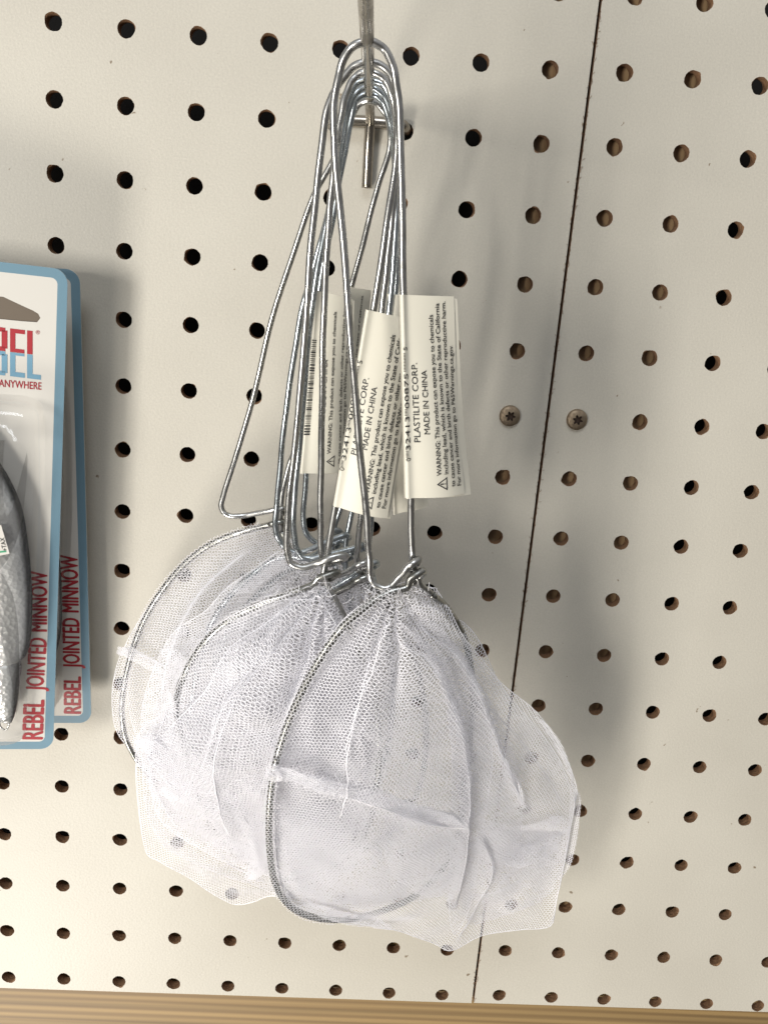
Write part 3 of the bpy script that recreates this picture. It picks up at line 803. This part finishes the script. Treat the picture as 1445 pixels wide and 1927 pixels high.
bandsB += [hem([(560, 1113, 99), (480, 1142, 97), (420, 1175, 95), (375, 1222, 92), (345, 1275, 90)], 24, 1.6, 83)]
B5 = Sheet([(590, 1150, 80), (500, 1200, 80), (430, 1270, 76), (380, 1350, 72), (330, 1420, 68), (330, 1500, 66), (400, 1580, 64), (500, 1600, 64), (600, 1590, 66), (655, 1440, 72), (640, 1260, 78)], [(480, 1380, 78)], [([(580, 1200, 82), (540, 1330, 80), (560, 1500, 70)], 3, 1.2, 3)],
           ((612, 1090, 90), 16, 1.6, 2.6, .08), 15, (2.6, 1.2), .55)
bag(B, [B1, B2, B3, B4, B5] + bandsB, extra=fuzz((570, 1115, 102), (34, 10), 34, 24, 4) + fuzz((530, 1180, 104), (40, 24), 20, 20, 5))
label(B, (689, 582, 101.5), (627, 951, 99.5), (795, 604, 98), (728, 974, 99), 'digits', 1.2, (1.2, 2), -.01,
      lab='tilted creamy paper label left of the frontmost one, crossed by a wire')

# --- net E, third: straight middle arm
E_ = net('third net, straight left arm down the middle of the wires, bag hidden in the middle',
         pts([(693, 135), (668, 144), (650, 178), (640, 235), (628, 320), (617, 430), (608, 600), (606, 800), (604, 950)], 88, 88) +
         [(604, 1040, 88), (608, 1068, 88), (622, 1082, 88), (650, 1078, 88)] + wrap(680, 1062, 87, .35, 14)[1:],
         pts([(693, 135), (721, 144), (737, 178), (745, 240), (742, 350), (733, 460), (722, 560), (701, 750), (682, 940)], 88, 87) + [(673, 1030, 86), (676, 1065, 85), (690, 1100, 84)],
         [wrap(684, 1088, 85, .4, 12)[::-1] + [(655, 1104, 86), (610, 1130, 84), (560, 1190, 80), (520, 1300, 74), (505, 1420, 70), (540, 1540, 64), (620, 1600, 60), (720, 1580, 58), (790, 1480, 62), (800, 1340, 68), (770, 1210, 76), (725, 1130, 82), (690, 1100, 84)]],
         M_wire, root_px=(693, 135, 88))
E1 = Sheet([(660, 1100, 86), (610, 1130, 84), (560, 1190, 82), (515, 1300, 78), (500, 1420, 74), (480, 1540, 70), (500, 1590, 66), (580, 1625, 64), (640, 1630, 62), (700, 1590, 62), (690, 1520, 64), (720, 1440, 66), (735, 1340, 70), (730, 1210, 78), (715, 1130, 83), (695, 1100, 85)],
           [(660, 1300, 88), (660, 1450, 86), (640, 1560, 76)], [([(700, 1150, 86), (730, 1300, 84), (740, 1450, 80), (700, 1600, 72)], 3, 1.2, 3), ([(640, 1160, 86), (590, 1300, 84), (570, 1450, 80), (600, 1600, 70)], 2.6, 1.2, 2.5),
            ([(510, 1500, 74), (600, 1540, 76), (700, 1530, 74), (820, 1540, 66)], 2.4, 1.2, 1)], ((670, 1090, 86), 18, 1.6, 2.4, .05), 5, (2.2, .9), .7)
bag(E_, [E1])

# --- net G, fourth
G_ = net('fourth net, left arm running close beside the second one and ending in a tight bend',
         pts([(694, 150), (668, 160), (650, 200), (640, 270), (622, 380), (598, 500), (582, 620), (570, 760), (558, 880)], 77, 82) +
         [(553, 960, 84), (555, 1018, 84), (563, 1042, 84), (580, 1052, 84), (606, 1046, 84)] + wrap(668, 1030, 82, .28, 14)[1:],
         pts([(694, 150), (720, 160), (737, 200), (746, 280), (745, 400), (737, 530), (722, 700), (704, 900)], 77, 80) + [(697, 985, 80), (695, 1040, 80), (700, 1085, 80)],
         [wrap(697, 1062, 80, .4, 10)[::-1] + [(668, 1082, 80), (620, 1110, 78), (540, 1150, 72), (460, 1230, 66), (410, 1330, 60), (400, 1450, 56), (450, 1560, 52), (550, 1610, 50), (650, 1560, 54), (720, 1440, 60), (740, 1300, 66), (725, 1170, 74), (700, 1085, 80)]],
         M_wire_b, root_px=(694, 150, 77))
G1 = Sheet([(670, 1085, 80), (600, 1105, 78), (530, 1140, 74), (440, 1230, 66), (380, 1330, 60), (350, 1450, 56), (380, 1560, 50), (450, 1600, 46), (560, 1610, 46), (650, 1560, 48), (670, 1440, 54), (690, 1320, 62), (740, 1180, 72), (705, 1095, 79)],
           [(560, 1300, 74), (560, 1450, 70), (450, 1400, 66)], [([(600, 1140, 78), (520, 1260, 74), (480, 1400, 68), (500, 1560, 58)], 3, 1.2, 3), ([(660, 1140, 78), (650, 1300, 74), (620, 1450, 68), (640, 1580, 56)], 3, 1.2, 3)],
           ((680, 1080, 80), 18, 1.6, 2.4, .05), 6, (2.4, 1.0), 1.0)
bag(G_, [G1])
label(G_, (729, 553, 79), (740, 968, 79.5), (786, 556, 77), (795, 950, 77), 'digits', .6, (2, 3), lab='paper label mostly hidden behind the two front labels')

# --- net D, fifth
D_ = net('fifth net, left arm bending just right of the outermost wire, bluish hoop',
         pts([(694, 163), (670, 174), (655, 210), (644, 270), (625, 370), (598, 480), (566, 590), (546, 720), (530, 850)], 66, 66) +
         [(521, 940, 66), (519, 992, 66), (525, 1016, 66), (540, 1032, 66), (565, 1040, 66)] + wrap(640, 1010, 64, .25, 14)[1:],
         pts([(694, 163), (718, 174), (735, 215), (746, 300), (749, 430), (742, 560), (712, 760), (672, 920)], 66, 64) + [(655, 1000, 64), (650, 1050, 64), (650, 1080, 64)],
         [wrap(650, 1045, 64, .3, 12)[::-1] + [(620, 1062, 64), (570, 1050, 62), (520, 1052, 60), (465, 1090, 58), (418, 1140, 54), (388, 1200, 50), (366, 1290, 46), (360, 1390, 43), (400, 1500, 40), (500, 1560, 40), (600, 1500, 44), (650, 1350, 50), (665, 1200, 58), (650, 1080, 64)]],
         M_wire_b, root_px=(694, 163, 66))
D1 = Sheet([(620, 1060, 64), (560, 1046, 62), (515, 1045, 61), (450, 1085, 58), (395, 1145, 54), (330, 1185, 50), (300, 1235, 48), (275, 1300, 45), (265, 1360, 43), (275, 1420, 42), (330, 1520, 40), (420, 1600, 38), (540, 1620, 38), (640, 1540, 42), (690, 1380, 48), (690, 1200, 56), (660, 1090, 62)],
           [(480, 1250, 60), (450, 1400, 56), (560, 1400, 58)], [([(310, 1215, 50), (335, 1250, 52), (350, 1300, 54), (330, 1360, 50)], 2.0, 1.3, 1.8), ([(540, 1080, 62), (470, 1160, 60), (430, 1270, 58), (400, 1400, 52)], 3, 1.2, 2.5)],
           ((600, 1050, 63), 18, 1.6, 2.4, .05), 7, (1.6, .7), .5)
D2 = Sheet([(600, 1062, 58), (540, 1056, 56), (480, 1085, 54), (420, 1150, 50), (350, 1215, 46), (310, 1290, 42), (290, 1370, 38), (350, 1500, 35), (460, 1560, 33), (600, 1500, 36), (660, 1300, 44), (650, 1130, 54)],
           [(480, 1300, 44)], [([(400, 1200, 48), (380, 1300, 44), (420, 1420, 40)], 3, 1.2, 2)], None, 8, (2.0, .8), .1)
bag(D_, [D1, D2, hem([(520, 1052, 60), (465, 1090, 58), (418, 1140, 54), (388, 1200, 50), (370, 1270, 47)], 22, 1.5, 86), band([(312, 1215, 51), (335, 1260, 53), (350, 1300, 54)], 36, 2, 72), band([(540, 1045, 64), (500, 1080, 62), (440, 1120, 60)], 26, 2, 73)], extra=fuzz((545, 1060, 66), (24, 12), 24, 22, 6))

# --- net F, sixth: its label shows at the left
F_ = net('sixth net, shaded barcode label hanging at the left among the wires',
         pts([(695, 176), (673, 186), (660, 222), (648, 290), (628, 400), (600, 545), (586, 720), (575, 890)], 56, 56) +
         [(571, 970, 56), (576, 1002, 56), (590, 1018, 56), (612, 1022, 56)] + wrap(626, 1000, 54, .2, 12)[1:],
         pts([(695, 176), (716, 186), (732, 222), (742, 300), (747, 420), (742, 540), (712, 740), (660, 900)], 56, 54) + [(632, 980, 54), (626, 1020, 54), (630, 1060, 54)],
         [wrap(628, 1022, 54, .3, 12)[::-1] + [(600, 1040, 54), (520, 1090, 50), (440, 1170, 46), (400, 1280, 40), (410, 1420, 34), (480, 1520, 30), (590, 1500, 32), (660, 1380, 38), (680, 1220, 46), (630, 1060, 54)]],
         M_wire_b, root_px=(695, 176, 56))
F1 = Sheet([(620, 1045, 54), (540, 1085, 50), (440, 1165, 46), (390, 1280, 40), (390, 1430, 34), (450, 1540, 30), (560, 1580, 28), (680, 1560, 28), (720, 1500, 32), (700, 1400, 38), (700, 1200, 46), (680, 1090, 52)],
           [(580, 1300, 48)], [([(560, 1150, 50), (520, 1300, 46), (560, 1480, 38)], 3, 1.2, 2.5), ([(660, 1150, 50), (700, 1300, 46), (720, 1480, 38)], 3, 1.2, 2.5)], ((630, 1050, 54), 18, 1.6, 2.4, .05), 9, (2.4, 1.0), .9)
bag(F_, [F1])
label(F_, (593, 546, 60), (564, 890, 60), (662, 562, 55), (652, 884, 55), 'barcode', 1.2, (2, 2), lab='shaded barcode label behind the left wires')

# --- net C, last: leans out to the left
C_ = net('rearmost net, handle leaning far left, thin hoop against the bare board',
         pts([(695, 189), (676, 196), (659, 222), (643, 262), (622, 312), (592, 362), (556, 462), (512, 602), (474, 760), (440, 868), (421, 928)], 45, 38) +
         [(417, 950, 38), (423, 966, 38), (440, 972, 38), (470, 968, 38)] + wrap(528, 958, 37, .10, 8)[0:],
         pts([(695, 189), (713, 196), (728, 220), (734, 258), (728, 300), (712, 348), (690, 430), (661, 538), (622, 690), (580, 800), (547, 868)], 45, 37) + [(532, 920, 37), (528, 960, 37), (530, 1000, 36)],
         [wrap(526, 983, 37, .18, 8)[::-1] + [(505, 988, 38), (455, 1001, 37), (405, 1020, 35), (360, 1050, 33), (315, 1098, 31), (275, 1160, 28), (248, 1228, 26), (233, 1295, 24), (230, 1350, 22), (243, 1405, 20), (290, 1470, 18), (380, 1520, 17),
          (480, 1480, 18), (550, 1350, 22), (570, 1200, 28), (555, 1070, 33), (530, 1000, 36)]],
         M_wire, root_px=(695, 189, 45))
C1 = Sheet([(540, 1000, 35), (495, 987, 35), (450, 1001, 34), (400, 1018, 32), (350, 1052, 30), (304, 1108, 28), (264, 1165, 25), (230, 1225, 23), (214, 1280, 25), (211, 1330, 24), (218, 1375, 22), (245, 1410, 20), (300, 1450, 18), (420, 1500, 16), (540, 1420, 18), (590, 1250, 24), (575, 1080, 32)],
           [(380, 1150, 34), (350, 1300, 30), (450, 1250, 34)], [([(225, 1225, 26), (280, 1240, 27), (330, 1260, 28)], 1.8, 1.3, .8), ([(480, 1030, 37), (380, 1110, 35), (320, 1230, 31), (300, 1330, 28)], 3.5, .9, 2.0)],
           None, 10, (.9, .35), .25)
C2 = Sheet([(535, 1005, 34), (495, 992, 35), (450, 1008, 33), (400, 1028, 31), (350, 1060, 28), (305, 1115, 25), (270, 1170, 22), (245, 1230, 19), (240, 1290, 16), (245, 1350, 14), (265, 1400, 12), (310, 1430, 10), (420, 1470, 10), (540, 1400, 12), (580, 1250, 18), (565, 1080, 28)],
           [(380, 1150, 20), (350, 1300, 14)], [([(470, 1050, 30), (400, 1150, 24), (380, 1280, 18)], 3, .9, 1.5)], None, 11, (1.0, .5), .6)
bag(C_, [C1, C2, hem([(490, 991, 38), (455, 1001, 37), (405, 1020, 35), (360, 1050, 33), (315, 1098, 31)], 20, 1.5, 84), hem([(315, 1098, 31), (275, 1160, 28), (248, 1228, 26), (233, 1295, 24), (230, 1350, 22), (243, 1400, 20)], 24, 1.5, 85), band([(228, 1222, 27), (262, 1236, 28), (310, 1262, 29)], 24, 1, 70), band([(230, 1215, 27), (234, 1235, 27)], 22, 2, 71, .6)])
label(C_, (650, 538, 45), (614, 870, 42), (696, 545, 42), (664, 884, 40), 'plain', 1.3, (1, 2), lab='glossy white label edge showing between the left and middle labels')


# ------------------------------------------------------------------ the two lure packages
class Card:
    """a hanging card: tr / br are the right-hand corners (px,py,mm), width runs to the left out of the frame"""
    def __init__(s, name, tr, br, left_px, lab):
        TRp, BRp = at(*tr), at(*br); L = at(*left_px)
        ez = TRp - BRp; s.h = np.linalg.norm(ez); ez /= s.h
        ex = TRp - L; ex -= ez * (ex @ ez); s.w = .105; ex /= np.linalg.norm(ex)
        ey = np.cross(ez, ex)                                      # into the wall
        s.O = TRp; s.ex, s.ey, s.ez = ex, ey, ez
        s.root = empty(name)
        Mx = Matrix.Identity(4)
        for i in range(3): Mx[i][0] = ex[i]; Mx[i][1] = ey[i]; Mx[i][2] = ez[i]; Mx[i][3] = TRp[i]
        s.M = Mx; s.root.matrix_world = Mx
        tag(s.root, lab, 'lure package', 'blister cards of fishing lures')
    def p(s, u, v, y=0.0):
        r = ray(u, v); t = ((s.O + s.ey * y - CAM) @ s.ey) / (r @ s.ey); P = CAM + r * t - s.O
        return np.array([P @ s.ex, P @ s.ez])
    def flat(s, b, P2, y, Fc, mi=0):
        P2 = np.asarray(P2); b.add(np.stack([P2[:, 0], np.full(len(P2), y), P2[:, 1]], 1), Fc, mi)


def rrect(x0, x1, z0, z1, r, n=8):
    out = []
    for cx, cz, a0 in ((x1 - r, z1 - r, 0), (x0 + r, z1 - r, 90), (x0 + r, z0 + r, 180), (x1 - r, z0 + r, 270)):
        for k in range(n + 1):
            a = math.radians(a0 + 90 * k / n); out.append((cx + r * math.cos(a), cz + r * math.sin(a)))
    return np.array(out)


def package(name, tr, br, left_px, lab, text_span, logo=True, hole=True, body_px=None):
    c = Card(name, tr, br, left_px, lab); w, h = c.w, c.h
    b = MB()
    o_ = rrect(-w, 0, -h, 0, .0050); n = len(o_)
    bw = .0033
    i_ = rrect(-w + bw, -bw, -h + bw, -bw, .0022)
    # white centre with the hanger slot cut out, blue border ring; thickness .5 mm
    ring = [[k, (k + 1) % n, n + (k + 1) % n, n + k] for k in range(n)]
    c.flat(b, np.vstack([o_, i_]), 0, [f[::-1] for f in ring], 1)
    V = np.vstack([np.stack([o_[:, 0], np.zeros(n), o_[:, 1]], 1), np.stack([o_[:, 0], np.full(n, .0005), o_[:, 1]], 1)])
    b.add(V, [[k, n + k, n + (k + 1) % n, (k + 1) % n] for k in range(n)] + [[n + k for k in range(n)]], 0)
    if hole:
        # slot polygon (rounded triangle), fan-stitched to the inner outline by angle
        q = [c.p(*p) for p in ((-75, 585), (-70, 566), (-20, 556), (6, 558), (40, 574), (62, 584), (72, 590), (76, 598), (70, 606), (40, 604), (-20, 598), (-70, 594))]
        q = np.array(q)[::-1]; ctr = np.array([-w / 2 - .01, q[:, 1].mean()])
        bm = bmesh.new()
        vo = [bm.verts.new((x, 0, z)) for x, z in i_]; vi = [bm.verts.new((x, 0, z)) for x, z in q]
        es = [bm.edges.new((vo[k], vo[(k + 1) % len(vo)])) for k in range(len(vo))] + [bm.edges.new((vi[k], vi[(k + 1) % len(vi)])) for k in range(len(vi))]
        bmesh.ops.triangle_fill(bm, use_beauty=True, use_dissolve=False, edges=es, normal=(0, -1, 0))
        bm.verts.index_update()
        b.add([v.co[:] for v in bm.verts], [[v.index for v in f.verts] for f in bm.faces], 0); bm.free()
        qd = np.array([ctr * .0 + p for p in q])
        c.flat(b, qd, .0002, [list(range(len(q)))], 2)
    else:
        c.flat(b, i_, 0, [list(range(len(i_)))[::-1]], 0)
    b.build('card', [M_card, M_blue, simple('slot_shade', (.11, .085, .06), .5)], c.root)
    # side text
    b = MB()
    def line(s_, a, e, hpx, bold, y=-.0001):  # lettering set between two points of the card
        pa, pe = c.p(*a), c.p(*e); d_ = pe - pa; L_ = np.linalg.norm(d_); d_ /= L_; nr = np.array([-d_[1], d_[0]])
        Hh = hpx
        V, Fc = text_mesh(s_, bold)
        P2 = pa + V[:, :1] * L_ * d_ + V[:, 1:] * Hh * nr
        lv = LV.get((s_, bold, 1.0), np.zeros(len(P2)))
        b.add(np.stack([P2[:, 0], y - lv * .000012, P2[:, 1]], 1), Fc)
    for s_, a, e, hh in text_span: line(s_, a, e, hh, .04)
    b.build('red_lettering', M_red, c.root)
    if logo:
        b = MB(); line('\u00ae', (67, 628), (75, 629), .0013, 0); b.build('registered_mark', M_red, c.root)
        b = MB(); line('ANYWHERE', (-2, 727), (78, 733), .0026, .018); b.build('red_slogan', M_red, c.root)
    if logo:
        # the big block letters, upper half red, lower half blue
        br_, bb_ = MB(), MB()
        def quad(bl, pts4): c.flat(bl, [c.p(*p) for p in pts4], -.0001, [[0, 1, 2, 3]])
        def rect(bl, x0, y0, x1, y1): sk = .12; quad(bl, [(x0, y0 + sk * (x0 - 40)), (x1, y0 + sk * (x1 - 40)), (x1, y1 + sk * (x1 - 40)), (x0, y1 + sk * (x0 - 40))])
        for bl, top in ((br_, True), (bb_, False)):
            ya, ym, yb = 620, 664, 710
            if top: y0, y1 = ya, ym
            else: y0, y1 = ym + .7, yb
            rect(bl, 19, y0, 29, y1); rect(bl, 51, y0, 61.5, y1)                       # stems of E and L
            if top: rect(bl, 29, y0, 47, y0 + 8); rect(bl, 29, y1 - 7, 46, y1)
            else: rect(bl, 29, y0, 46, y0 + 5); rect(bl, 29, y1 - 9, 47, y1); rect(bl, 61.5, y1 - 9, 77, y1)
            # right-hand bowl of B
            rect(bl, 3, y0 + 5, 14, y1 - 5); rect(bl, -22, y0, 10, y0 + 8); rect(bl, -22, y1 - 8, 10, y1); rect(bl, -22, y0, -11, y1)
        br_.build('red_logo_half', M_red, c.root); bb_.build('blue_logo_half', M_bluep, c.root)
    return c


def shell(c, P2, depth, name='blister', inset=.004, rim=True, py=.003):
    """clear vacuum-formed shell standing proud of the card"""
    P2 = np.array(P2); ctr = P2.mean(0); n = len(P2); b = MB(); rings = []
    prof = [(0, 0.0, -.0002), (.15, .0, -.25), (.35, .0, -.6), (.8, .0, -.88), (1.7, .0, -1.0), (3.5, 0, -1.03)]
    for k, _, yy in prof:
        dv = ctr - P2; L_ = np.linalg.norm(dv, axis=1)[:, None]
        Q = P2 + dv / L_ * np.minimum(inset * k, L_ * .9)
        rings.append(np.stack([Q[:, 0], np.full(n, yy * depth if yy < -.01 else -.0002), Q[:, 1]], 1))
    Fs = [[i * n + k, (i + 1) * n + k, (i + 1) * n + (k + 1) % n, i * n + (k + 1) % n] for i in range(len(rings) - 1) for k in range(n)]
    Fs.append([(len(rings) - 1) * n + k for k in range(n)])
    b.add(np.vstack(rings), Fs)
    return b.build(name, M_clear, c.root, True)


P1 = package('lure_package', (128, 507, 30), (100, 1410, 30), (0, 487, 34), 'nearer of two blue bordered lure cards, red and blue block letters at its top',
             [('REBEL', (80, 1391), (83, 1318), .0076), ('JOINTED', (81, 1300), (88, 1202), .0064), ('MINNOW', (88, 1188), (89, 1076), .0060)])
P2 = package('lure_package', (150, 507, 12), (172, 1361, 12), (0, 490, 14), 'farther lure card peeking out behind the first, only its right edge showing',
             [('REBEL', (152, 1343), (152, 1274), .0068), ('JOINTED', (150, 1257), (149, 1164), .0066), ('MINNOW', (148, 1152), (146, 1046), .0066)], logo=False, hole=False)
out1 = [P1.p(*q) for q in catmull([(-120, 760), (-60, 740), (0, 741), (50, 745), (74, 757), (82, 780), (84, 900), (82, 1050), (72, 1180), (62, 1290), (52, 1370), (30, 1388), (-20, 1390), (-80, 1380), (-130, 1250), (-130, 900), (-120, 760)], 4)[:-1]]
shell(P1, out1, .0125)
out2 = [P2.p(*q) for q in catmull([(-60, 730), (40, 712), (110, 716), (126, 735), (134, 800), (136, 950), (130, 1100), (118, 1250), (104, 1330), (0, 1340), (-60, 1250), (-70, 900), (-60, 730)], 4)[:-1]]
shell(P2, out2, .0090)


def lure(c, seglist, lab, depth, joint=True):
    root = empty('fishing_lure'); root.matrix_world = c.M
    tag(root, lab, 'fishing lure', 'jointed minnow lures in blister packs')
    parts = []
    for name, rows in seglist:
        b = MB(); n = 20; V = []
        R_ = catmull([(xl, xr, y) for y, xl, xr in rows], 4)
        for xl, xr, y in R_:
            a_, e_ = c.p(xl, y, -depth), c.p(xr, y, -depth); mid = (a_ + e_) / 2; hw = np.linalg.norm(e_ - a_) / 2
            dr = (e_ - a_) / (2 * hw + 1e-9)
            for k in range(n):
                t = 2 * math.pi * k / n
                q = mid + dr * hw * math.cos(t)
                V.append((q[0], -depth + min(hw * .62, depth * .8) * math.sin(t), q[1]))
        m = len(R_)
        Fs = [[i * n + k, i * n + (k + 1) % n, (i + 1) * n + (k + 1) % n, (i + 1) * n + k] for i in range(m - 1) for k in range(n)]
        Fs += [list(range(n))[::-1], [(m - 1) * n + k for k in range(n)]]
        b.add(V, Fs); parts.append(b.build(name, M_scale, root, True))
    b = MB()
    ctr = c.p(8, 1362, -depth); th = np.linspace(0, 2 * math.pi, 30, endpoint=False)
    V, Fc = tube(np.stack([ctr[0] + .0017 * np.cos(th), np.full(30, -depth) + .0004 * np.sin(th * 2), ctr[1] + .0026 * np.sin(th)], 1), .00035, 8, True); b.add(V, Fc)
    b.build('split_ring', M_wire, root, True)
    return root


lure(P1, [('body', [(805, -60, -44), (830, -74, -26), (865, -90, -4), (900, -98, 18), (950, -104, 40), (1000, -104, 50), (1060, -100, 57), (1120, -92, 61), (1180, -80, 60), (1215, -70, 56), (1238, -55, 46), (1246, -40, 30)]),
          ('tail', [(1240, -30, 20), (1248, -44, 40), (1280, -40, 38), (1320, -26, 33), (1345, -8, 28), (1360, 4, 22)])],
     'silver scaled jointed minnow lure inside the nearer blister pack', .0066)
lure(P2, [('body', [(800, -40, -10), (860, -60, 60), (960, -70, 95), (1060, -70, 113), (1140, -60, 117), (1200, -50, 113), (1236, -30, 104)]),
          ('tail', [(1240, -20, 80), (1250, -30, 95), (1300, -20, 88), (1350, 0, 70)])],
     'dark jointed minnow lure edge inside the farther blister pack', .0048)
# price sticker on the blister
b = MB(); bi = MB()
Y = -.0133
q = [P1.p(*p, Y) for p in ((-60, 985), (2, 988), (18, 1042), (-50, 1056))]
P1.flat(b, q, Y, [[0, 1, 2, 3][::-1]]); b.build('price_sticker', M_card, P1.root)
V, Fc = text_mesh('+TAX', .01); pa, pe = P1.p(14, 1036, Y), P1.p(8, 1011, Y); d_ = pe - pa; nr = np.array([-d_[1], d_[0]]) / np.linalg.norm(d_)
P1.flat(bi, pa + V[:, :1] * d_ + V[:, 1:] * .0016 * nr, Y - .0001, Fc); bi.build('price_text', M_ink, P1.root)
bi = MB(); P1.flat(bi, [P1.p(*p, Y) for p in ((-8, 1038), (12, 1036), (12, 1039), (-8, 1041))], Y - .0001, [[0, 1, 2, 3]]); bi.build('price_underline', M_green, P1.root)

for o in list(bpy.data.objects):
    if o.get('worldpts') is not None: del o['worldpts']
